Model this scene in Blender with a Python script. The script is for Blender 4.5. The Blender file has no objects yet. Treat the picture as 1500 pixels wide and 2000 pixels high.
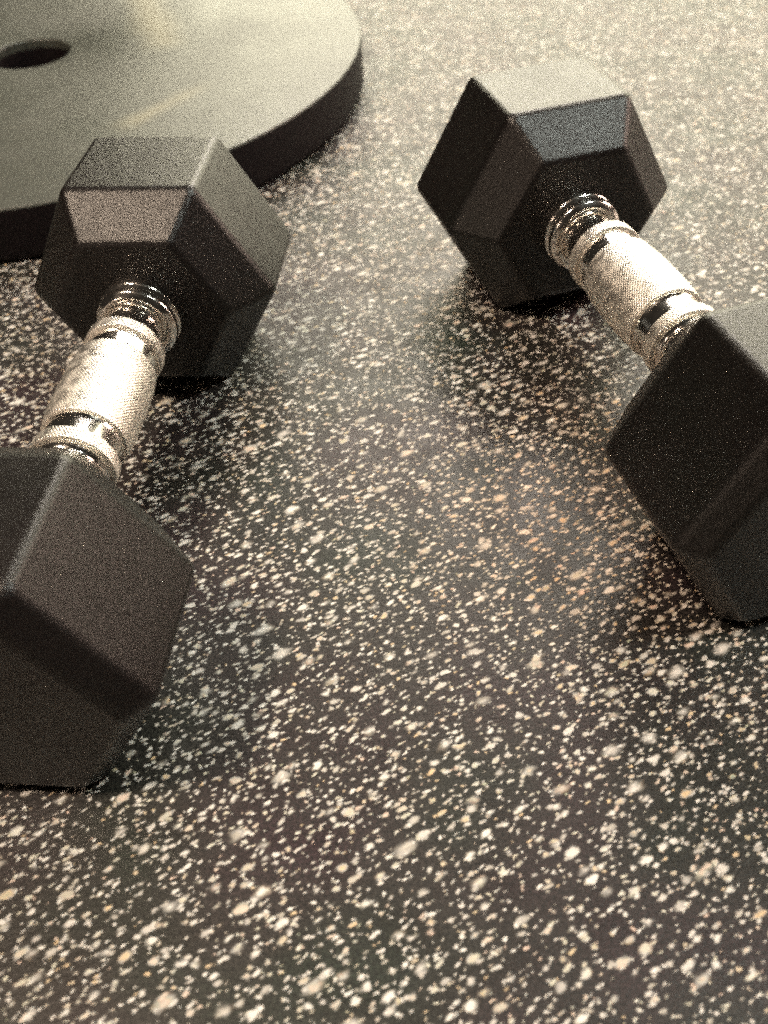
import bpy, bmesh, math, random
from mathutils import Vector, Matrix
PI = math.pi
random.seed(7)
K = 1/1050.0          # survey units -> metres

# ------------------------------------------------------------------ camera
sc = bpy.context.scene
COL = sc.collection
F, H, PIT, ROLL = 1809.391, 268.699*K, 0.7991, -0.0713
fw = Vector((0, math.cos(PIT), -math.sin(PIT)))
r0 = Vector((1, 0, 0)); u0 = r0.cross(fw)
rr = r0*math.cos(ROLL) + u0*math.sin(ROLL)
uu = -r0*math.sin(ROLL) + u0*math.cos(ROLL)
cam = bpy.data.cameras.new('camera'); camo = bpy.data.objects.new('camera', cam); COL.objects.link(camo)
camo.matrix_world = Matrix(((rr.x, uu.x, -fw.x, 0), (rr.y, uu.y, -fw.y, 0), (rr.z, uu.z, -fw.z, H), (0, 0, 0, 1)))
cam.sensor_fit = 'VERTICAL'; cam.sensor_height = 36; cam.lens = F/2000*36
cam.clip_start = 0.01; cam.clip_end = 100
cam.dof.use_dof = True; cam.dof.focus_distance = 0.33; cam.dof.aperture_fstop = 10
sc.camera = camo

# ------------------------------------------------------------------ world, lamps, exposure
w = bpy.data.worlds.new('World'); sc.world = w; w.use_nodes = True
bg = w.node_tree.nodes['Background']; bg.inputs[0].default_value = (1.0, 0.86, 0.70, 1); bg.inputs[1].default_value = 0.015
def area(name, loc, target, sx, sy, power, color):
    l = bpy.data.lights.new(name, 'AREA'); l.shape = 'RECTANGLE'; l.size = sx; l.size_y = sy; l.energy = power; l.color = color
    o = bpy.data.objects.new(name, l); COL.objects.link(o); o.location = loc
    o.rotation_euler = (Vector(target)-Vector(loc)).to_track_quat('-Z', 'Y').to_euler()
    return o
area('wall_light', (0.92, 3.0, 0.95), (0.1, 0.4, 0.2), 3.5, 1.7, 76, (1.0, 0.93, 0.68))
area('lamp_light', (0.42, 2.2, 1.65), (0.0, 0.35, 0), 1.0, 0.5, 30, (1.0, 0.90, 0.78))
area('ceiling_light', (-0.97, -0.10, 2.1), (-0.1, 0.33, 0), 0.45, 0.35, 39, (1.0, 0.79, 0.60))
area('ceiling_light', (1.2, 0.0, 2.1), (0.1, 0.35, 0), 0.5, 0.4, 23, (0.95, 1.0, 0.90))
area('side_light', (2.2, 0.9, 0.9), (0, 0.3, 0), 0.8, 0.8, 20, (1.0, 0.74, 0.60))
area('room_light', (-1.7, -1.25, 0.75), (0.1, 0.35, 0), 0.5, 0.3, 4, (1.0, 0.76, 0.58))
sc.view_settings.view_transform = 'Standard'; sc.view_settings.look = 'None'
sc.view_settings.exposure = 0.2; sc.view_settings.gamma = 1; sc.view_settings.use_curve_mapping = False
sc.render.engine = 'CYCLES'
sc.cycles.use_denoising = False      # low-light phone picture: keep the sensor-like grain
sc.cycles.use_adaptive_sampling = True; sc.cycles.adaptive_threshold = 0.25; sc.cycles.adaptive_min_samples = 12
sc.cycles.pixel_filter_type = 'GAUSSIAN'; sc.cycles.filter_width = 2.2
sc.cycles.max_bounces = 6
sc.render.film_transparent = False

# ------------------------------------------------------------------ node helper
class NT:
    def __init__(s, name):
        s.m = bpy.data.materials.new(name); s.m.use_nodes = True
        s.t = s.m.node_tree; s.n = s.t.nodes; s.l = s.t.links
        s.b = s.n['Principled BSDF']
    def put(s, sock, v):
        if isinstance(v, bpy.types.NodeSocket): s.l.new(v, sock)
        else: sock.default_value = v
    def math(s, op, a, b=0.0, c=None, clamp=False):
        n = s.n.new('ShaderNodeMath'); n.operation = op; n.use_clamp = clamp
        s.put(n.inputs[0], a); s.put(n.inputs[1], b)
        if c is not None: s.put(n.inputs[2], c)
        return n.outputs[0]
    def noise(s, vec, scale, detail=2, rough=0.5):
        n = s.n.new('ShaderNodeTexNoise'); s.put(n.inputs['Vector'], vec); n.inputs['Scale'].default_value = scale
        n.inputs['Detail'].default_value = detail; n.inputs['Roughness'].default_value = rough
        return n.outputs
    def mix(s, f, a, b, kind='MIX'):
        n = s.n.new('ShaderNodeMix'); n.data_type = 'RGBA'; n.blend_type = kind
        s.put(n.inputs['Factor'], f); s.put(n.inputs['A'], a); s.put(n.inputs['B'], b)
        return n.outputs['Result']
    def vmath(s, op, a, b=(0, 0, 0), scale=None):
        n = s.n.new('ShaderNodeVectorMath'); n.operation = op
        s.put(n.inputs[0], a)
        if op == 'SCALE': s.put(n.inputs['Scale'], scale)
        else: s.put(n.inputs[1], b)
        return n.outputs[0]
    def ramp(s, f, stops, interp='LINEAR'):
        n = s.n.new('ShaderNodeValToRGB'); s.put(n.inputs[0], f); e = n.color_ramp.elements
        n.color_ramp.interpolation = interp
        while len(e) < len(stops): e.new(0.5)
        for i, (p, c) in enumerate(stops): e[i].position = p; e[i].color = c if len(c) == 4 else (*c, 1)
        return n.outputs[0]
    def maprange(s, v, a, b, c=0.0, d=1.0, smooth=False):
        n = s.n.new('ShaderNodeMapRange'); s.put(n.inputs[0], v)
        if smooth: n.interpolation_type = 'SMOOTHSTEP'
        for i, x in enumerate((a, b, c, d)): s.put(n.inputs[i+1], x)
        return n.outputs[0]
    def obj(s):
        return s.n.new('ShaderNodeTexCoord').outputs['Object']
    def bump(s, h, strength, dist):
        n = s.n.new('ShaderNodeBump'); s.put(n.inputs['Height'], h); n.inputs['Strength'].default_value = strength
        n.inputs['Distance'].default_value = dist; s.l.new(n.outputs[0], s.b.inputs['Normal'])
    def set(s, **k):
        for a, v in k.items(): s.put(s.b.inputs[a.replace('_', ' ')], v)

# ------------------------------------------------------------------ floor material: black crumb rubber with pale flecks
def floor_material():
    m = NT('speckled_rubber')
    co = m.obj()
    # the crumbs were rolled out along one direction: stretch them along it
    rot = m.n.new('ShaderNodeMapping'); m.l.new(co, rot.inputs[0]); rot.inputs['Rotation'].default_value = (0, 0, math.radians(-28))
    st = m.vmath('MULTIPLY', rot.outputs[0], (0.56, 1.0, 1.0))
    nz = m.noise(st, 520, 3, .6)[1]
    st2 = m.vmath('ADD', st, m.vmath('SCALE', m.vmath('SUBTRACT', nz, (.5, .5, .5)), scale=0.0024))
    dens = m.noise(co, 18, 2)[0]
    def layer(cell, lo, hi, keep, off):
        v = m.n.new('ShaderNodeTexVoronoi'); v.voronoi_dimensions = '2D'
        v.inputs['Scale'].default_value = 1/cell
        v.inputs['Randomness'].default_value = 1.0
        m.l.new(m.vmath('ADD', st2, (off, off*1.7, 0)), v.inputs['Vector'])
        sep = m.n.new('ShaderNodeSeparateColor'); m.l.new(v.outputs['Color'], sep.inputs[0])
        rad = m.maprange(m.math('POWER', sep.outputs[0], 1.8), 0, 1, lo/cell, hi/cell)
        kp = m.math('LESS_THAN', sep.outputs[1], m.math('ADD', keep-.22, m.math('MULTIPLY', dens, .44)))
        e = m.math('SUBTRACT', rad, v.outputs['Distance'])
        mask = m.math('MULTIPLY', m.maprange(e, -0.08, 0.12, 0, 1, True), m.maprange(sep.outputs[2], 0, .5, .55, 1))
        return m.math('MULTIPLY', mask, kp), sep.outputs[2]
    Ls = [layer(.0017, .0002, .00054, .60, 0.0), layer(.0026, .0003, .00078, .58, 3.1), layer(.0044, .0005, .00125, .52, 11.3), layer(.0100, .0007, .0018, .50, 7.3)]
    fac = None; tint = None
    for i, (k, c) in enumerate(Ls):
        if fac is None: fac, tint = k, c
        else:
            mx = m.n.new('ShaderNodeMix'); m.put(mx.inputs['Factor'], k); m.put(mx.inputs['A'], tint); m.put(mx.inputs['B'], c)
            tint = mx.outputs['Result']; fac = m.math('MAXIMUM', fac, k)
    fleck = m.ramp(tint, [(0, (.88, .82, .70)), (.30, (.92, .87, .82)), (.55, (.88, .86, .82)), (.72, (.62, .60, .48)), (.80, (.80, .60, .50)),
                          (.88, (.50, .50, .44)), (.97, (.80, .58, .34)), (1, (.40, .46, .36))])
    fleck = m.mix(m.maprange(m.noise(st, 900, 2)[0], .3, .7, .0, .28), fleck, (.42, .38, .34, 1))
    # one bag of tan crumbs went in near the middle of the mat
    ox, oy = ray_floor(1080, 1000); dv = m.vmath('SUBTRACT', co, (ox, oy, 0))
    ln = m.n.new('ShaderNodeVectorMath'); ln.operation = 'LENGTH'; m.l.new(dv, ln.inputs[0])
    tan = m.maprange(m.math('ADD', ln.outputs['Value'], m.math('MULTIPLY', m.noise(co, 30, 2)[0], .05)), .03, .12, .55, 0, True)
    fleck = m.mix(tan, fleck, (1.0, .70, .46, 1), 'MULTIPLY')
    # black rubber: very fine grain, broad patches of brown and grey dust
    g = m.noise(co, 1150, 4, .85)[0]
    patch = m.noise(co, 9, 3, .55)
    base = m.mix(m.maprange(g, .44, .60), (.0005, .0005, .0006, 1), (.048, .039, .036, 1))
    base = m.mix(m.maprange(patch[0], .35, .7, 0, .35), base, (.022, .017, .014, 1))
    hue = m.ramp(m.noise(m.vmath('ADD', co, (5, 2, 0)), 16, 2)[0], [(.3, (.65, 1.1, .85)), (.5, (1, 1, 1)), (.7, (1.25, .82, 1.1))])
    base = m.mix(1.0, base, hue, 'MULTIPLY')
    col = m.mix(fac, base, fleck)
    # two old cuts in the mat, plus painted soft shadow beside the plate
    sx = m.n.new('ShaderNodeSeparateXYZ'); m.l.new(co, sx.inputs[0])
    wob = m.math('MULTIPLY', m.math('SUBTRACT', m.noise(co, 40, 2)[0], .5), .004)
    def cut_shadow(ax, ay, bx, by, wd):
        L = math.hypot(bx-ax, by-ay); ux, uy = (bx-ax)/L, (by-ay)/L
        px = m.math('SUBTRACT', sx.outputs[0], ax); py = m.math('SUBTRACT', sx.outputs[1], ay)
        t = m.math('ADD', m.math('MULTIPLY', px, ux), m.math('MULTIPLY', py, uy))
        d = m.math('ABSOLUTE', m.math('ADD', wob, m.math('SUBTRACT', m.math('MULTIPLY', py, ux), m.math('MULTIPLY', px, uy))))
        a = m.maprange(d, wd*.3, wd, 1, 0, True)
        b = m.math('MULTIPLY', m.math('GREATER_THAN', t, 0), m.math('LESS_THAN', t, L))
        return m.math('MULTIPLY', a, b)
    cuts_shadow = None
    for c in CUTS_SHADOW:
        k = cut_shadow(*c); cuts_shadow = k if cuts_shadow is None else m.math('MAXIMUM', cuts_shadow, k)
    col = m.mix(m.math('MULTIPLY', cuts_shadow, .55), col, (.006, .005, .004, 1))
    rough = m.math('ADD', m.maprange(m.noise(co, 60, 3)[0], .3, .7, .40, .52), m.math('MULTIPLY', fac, .05))
    m.set(Base_Color=col, Roughness=rough)
    m.b.inputs['Specular IOR Level'].default_value = .5
    h = m.math('ADD', m.math('MULTIPLY', m.noise(st, 700, 3, .6)[0], .6), m.math('MULTIPLY', fac, .35))
    m.bump(h, .55, .0005)
    return m.m

def ray_floor(px, py):
    d = fw + rr*((px-750)/F) + uu*((1000-py)/F)
    t = -H/d.z
    return d.x*t, d.y*t
CUTS_SHADOW = []
for a, b, wd in (((1125, 738), (1200, 858), .0011), ((1092, 880), (1205, 1120), .0010), ((745, 105), (806, 195), .0014)):  # last entry: soft shadow by the plate, painted as a dark line
    A = ray_floor(*a); B = ray_floor(*b); CUTS_SHADOW.append((*A, *B, wd))

# ------------------------------------------------------------------ other materials
PX, PY, PT, PR, HR = -231.196*K, 715.722*K, 32.525*K, 239.1*K, 28.7*K
def rubber_material():
    m = NT('black_moulded_rubber'); co = m.obj()
    g = m.noise(co, 2000, 3, .8)[0]; p = m.noise(co, 30, 3)[0]
    c = m.mix(m.maprange(g, .40, .60), (.0005, .0004, .0004, 1), (.010, .008, .007, 1))
    c = m.mix(m.maprange(p, .4, .75, 0,   .4), c, (.007, .005, .004, 1))
    hue = m.ramp(m.noise(co, 22, 2)[0], [(.3, (.8, 1.05, .9)), (.5, (1, 1, 1)), (.72, (1.12, .9, 1.0))])
    c = m.mix(1.0, c, hue, 'MULTIPLY')
    m.set(Base_Color=c, Roughness=m.maprange(p, .3, .7, .29, .38))
    m.b.inputs['Specular IOR Level'].default_value = .58
    m.bump(g, .5, .00022)
    return m.m
def ray_plate(px, py):
    d = fw + rr*((px-750)/F) + uu*((1000-py)/F); t = (PT-H)/d.z
    return d.x*t, d.y*t
SHEEN_STREAKS = [(ray_plate(235, 250), ray_plate(400, 165), .016, .35), (ray_plate(262, -40), ray_plate(330, 95), .024, .3)]
def plate_material():
    m = NT('worn_grey_plate'); co = m.obj()
    g = m.noise(co, 900, 3, .75)[0]; p = m.noise(co, 12, 4, .6)[0]
    c = m.mix(m.maprange(g, .42, .58), (.006, .006, .005, 1), (.105, .115, .095, 1))
    c = m.mix(m.maprange(p, .4, .7, 0, .6), c, (.080, .082, .072, 1))
    sc_ = m.noise(m.vmath('MULTIPLY', co, (18, 160, 1)), 1.0, 4, .6)[0]
    c = m.mix(m.maprange(sc_, .62, .74, 0, .35), c, (.17, .16, .13, 1))
    # two soft streaks of warm sheen, painted into the face colour
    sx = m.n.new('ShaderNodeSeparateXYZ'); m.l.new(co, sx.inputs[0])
    for (a, bb, wd, am) in SHEEN_STREAKS:
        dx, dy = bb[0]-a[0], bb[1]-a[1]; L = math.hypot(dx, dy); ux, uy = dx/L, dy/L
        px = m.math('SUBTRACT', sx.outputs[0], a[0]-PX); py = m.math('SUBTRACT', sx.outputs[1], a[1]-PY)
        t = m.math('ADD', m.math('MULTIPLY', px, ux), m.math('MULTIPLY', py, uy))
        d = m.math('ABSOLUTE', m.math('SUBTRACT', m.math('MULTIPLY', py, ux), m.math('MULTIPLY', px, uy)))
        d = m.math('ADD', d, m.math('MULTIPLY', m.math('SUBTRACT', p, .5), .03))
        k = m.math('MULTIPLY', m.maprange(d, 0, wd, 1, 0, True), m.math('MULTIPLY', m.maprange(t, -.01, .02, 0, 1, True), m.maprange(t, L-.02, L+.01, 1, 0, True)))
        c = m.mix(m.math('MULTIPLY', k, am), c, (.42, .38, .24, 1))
    m.set(Base_Color=c, Roughness=m.maprange(p, .3, .7, .34, .46), Metallic=0.0)
    m.b.inputs['Specular IOR Level'].default_value = .85
    m.bump(m.math('ADD', g, m.math('MULTIPLY', sc_, .5)), .25, .0003)
    return m.m
def rim_material():
    m = NT('plate_rim_rubber'); co = m.obj()
    g = m.noise(co, 900, 3, .75)[0]
    m.set(Base_Color=m.mix(m.maprange(g, .38, .62), (.001, .0006, .0008, 1), (.012, .006, .008, 1)), Roughness=.6); m.b.inputs['Specular IOR Level'].default_value = .25
    m.bump(g, .3, .0003)
    return m.m
def chrome_material(name, rough, col):
    m = NT(name); co = m.obj()
    n = m.noise(co, 260, 3)[0]
    m.set(Base_Color=(*col, 1), Metallic=1.0, Roughness=m.maprange(n, .3, .7, rough*.8, rough*1.3))
    return m.m
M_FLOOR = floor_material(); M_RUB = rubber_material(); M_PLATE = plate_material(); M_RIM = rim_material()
M_CHROME = chrome_material('polished_chrome', .17, (.86, .82, .77))
M_KNURL = chrome_material('knurled_chrome', .42, (.97, .92, .84))

# ------------------------------------------------------------------ mesh helpers
def mesh_obj(name, bm, mat, parent=None, smooth=True):
    me = bpy.data.meshes.new(name); bm.normal_update(); bm.to_mesh(me); bm.free()
    for q in me.polygons: q.use_smooth = smooth
    me.materials.append(mat)
    o = bpy.data.objects.new(name, me); COL.objects.link(o)
    if parent: o.parent = parent
    return o
def lathe_y(bm, prof, seg, fn=None, closed=False):
    """revolve (s, r) about local Y"""
    rings = []
    for (s, r) in prof:
        ring = []
        for i in range(seg):
            a = 2*PI*i/seg; q = r + (fn(a, s) if fn else 0)
            ring.append(bm.verts.new((q*math.cos(a), s, q*math.sin(a))))
        rings.append(ring)
    n = len(rings)
    for j in range(n if closed else n-1):
        A, B = rings[j], rings[(j+1) % n]
        for i in range(seg):
            k = (i+1) % seg
            bm.faces.new((A[i], B[i], B[k], A[k]))
    if not closed:
        bm.faces.new(rings[0]); bm.faces.new(list(reversed(rings[-1])))
    bmesh.ops.recalc_face_normals(bm, faces=bm.faces)
def fillet(pts, r=.0006, n=3):
    out = [pts[0]]
    for a, b, c in zip(pts, pts[1:], pts[2:]):
        va = Vector(a)-Vector(b); vc = Vector(c)-Vector(b)
        d = min(r, va.length*.45, vc.length*.45); p = Vector(b)+va.normalized()*d; q = Vector(b)+vc.normalized()*d
        for i in range(n+1):
            t = i/n; out.append(tuple(p*(1-t)**2 + Vector(b)*2*t*(1-t) + q*t*t))
    out.append(pts[-1]); return out

# ------------------------------------------------------------------ floor
bm = bmesh.new(); S = 6
vs = [bm.verts.new(v) for v in ((-S, -S, 0), (S, -S, 0), (S, S, 0), (-S, S, 0))]; bm.faces.new(vs)
fl = mesh_obj('floor', bm, M_FLOOR, smooth=False); fl['kind'] = 'structure'

# ------------------------------------------------------------------ weight plate
def build_plate():
    e = bpy.data.objects.new('weight_plate', None); COL.objects.link(e); e.location = (PX, PY, 0)
    e['label'] = 'large round grey weight plate with a centre hole lying flat on the floor'; e['category'] = 'weight plate'
    def rev(name, prof, mat, seg=256):
        b = bmesh.new(); rings = []
        for (r, z) in prof: rings.append([b.verts.new((r*math.cos(2*PI*i/seg), r*math.sin(2*PI*i/seg), z)) for i in range(seg)])
        for j in range(len(rings)-1):
            for i in range(seg):
                k = (i+1) % seg; b.faces.new((rings[j][i], rings[j+1][i], rings[j+1][k], rings[j][k]))
        bmesh.ops.recalc_face_normals(b, faces=b.faces)
        return mesh_obj(name, b, mat, e)
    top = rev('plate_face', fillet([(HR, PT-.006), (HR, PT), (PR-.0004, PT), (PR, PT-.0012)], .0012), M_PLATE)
    rim = rev('rim', fillet([(PR, PT-.0012), (PR+.0002, PT-.006), (PR+.0002, .003), (PR-.003, 0), (HR+.003, 0), (HR, .003)], .002), M_RIM)
    bore = rev('bore', [(HR, PT-.006), (HR, .003)], M_RIM, 96)
build_plate()

# ------------------------------------------------------------------ dumbbell
def head_mesh(R, W, ch, r2, G, sgn):
    A = R*math.cos(PI/6); b = bmesh.new()
    secs = [(G/2, r2), (G/2+ch, R), (G/2+ch+W, R), (G/2+ch+W+8*K, R-8*K)]
    rings = []
    for s, r in secs:
        rings.append([b.verts.new((r*math.cos(k*PI/3), sgn*s, r*math.sin(k*PI/3))) for k in range(6)])
    for j in range(3):
        for i in range(6):
            k = (i+1) % 6; b.faces.new((rings[j][i], rings[j+1][i], rings[j+1][k], rings[j][k]))
    b.faces.new(rings[0]); b.faces.new(rings[-1])
    bmesh.ops.recalc_face_normals(b, faces=b.faces)
    bmesh.ops.bevel(b, geom=list(b.edges), offset=.0019, segments=4, profile=.5, affect='EDGES')
    bmesh.ops.recalc_face_normals(b, faces=b.faces)
    return b
def tri(x): x = x % 1.0; return 1-abs(2*x-1)
def knurl(depth, N, pitch):
    def fn(a, s):
        u = a/(2*PI)*N; v = s/pitch
        return depth*(.5*min(tri(u+v), tri(u-v)) + .5*tri(u+v) - .4)
    return fn
def dumbbell(D, R, W, ch, r2, G, label):
    x, y, yaw = D
    R, W, ch, r2, G = (q*K for q in (R, W, ch, r2, G))
    A = R*math.cos(PI/6)
    e = bpy.data.objects.new('dumbbell', None); COL.objects.link(e)
    e.location = (x*K, y*K, 0); e.rotation_euler = (0, 0, -yaw)
    e['label'] = label; e['category'] = 'dumbbell'; e['group'] = 'hex dumbbells on the rubber floor'
    g = G/2
    # the polished bar with its valleys and necks
    def r(q): return q*K
    half = [(0, 15.0), (21, 14.8), (22.2, 14.4), (28.4, 14.3), (29.6, 14.4), (35.4, 14.0), (36.2, 13.0), (37.2, 12.2), (49, 12.2), (53.5, 12.4)]
    sc_ = (g/K)/60.0
    half = [(s*sc_*K, q*K) for s, q in half] + [(g+2*K, 12*K)]
    prof = [(-s, q) for s, q in reversed(half[1:])] + half
    b = bmesh.new(); lathe_y(b, fillet(prof, .0010), 96); h = mesh_obj('handle', b, M_CHROME, e); h.location.z = A
    # swollen knurled grip
    L = 24*.0017/2*1.0; n = 24*8; pr = []
    for i in range(n+1):
        s = -L + 2*L*i/n; t = abs(s)/L
        q = (17.0 - 1.0*t**2.4)*K
        if t > .985: q -= (t-.985)/.015*.9*K
        pr.append((s, q))
    b = bmesh.new(); lathe_y(b, pr, 640, knurl(.00024, 80, .0017)); gp = mesh_obj('grip', b, M_KNURL, h)
    for sg in (-1, 1):
        pr = []; a0, a1 = 29.6*sc_*K, 35.8*sc_*K; n = 36
        for i in range(n+1):
            t = i/n; q = 16.0*K
            if t < .08: q -= (1-t/.08)*1.4*K
            if t > .92: q -= (t-.92)/.08*1.4*K
            pr.append((a0+(a1-a0)*t, q))
        b = bmesh.new(); lathe_y(b, pr, 640, knurl(.00024, 80, .0017))
        if sg < 0:
            for v in b.verts: v.co.y *= -1
            bmesh.ops.recalc_face_normals(b, faces=b.faces)
        mesh_obj('knurled_ring', b, M_KNURL, h)
        # double ringed collar against the head
        cp = [(g+1*K, 11*K), (g+1*K, 17.6*K), (g-3.4*K, 17.6*K), (g-4.6*K, 15.8*K), (g-5.2*K, 15.8*K), (g-6.0*K, 17.3*K), (g-8.6*K, 17.0*K), (g-10.4*K, 14.8*K), (g-10.6*K, 11*K)]
        b = bmesh.new(); lathe_y(b, [(sg*s, q) for s, q in fillet(cp, .0006)], 128, closed=True)
        c = mesh_obj('collar', b, M_CHROME, e); c.location.z = A
        hd = mesh_obj('head', head_mesh(R, W, ch, r2, G, sg), M_RUB, e, smooth=False); hd.location.z = A
        # lift so that the flat rests on the floor
    return e
dumbbell((-105.346, 282.549, .129), 55.407, 48.722, 18.82, 38.388, 121.864,
         'black hex dumbbell with chrome handle, at left in front of the round plate')
dumbbell((113.214, 327.304, -.243), 56.978, 48.337, 18.29, 38.893, 123.629,
         'black hex dumbbell with chrome handle, at right clear of the round plate')
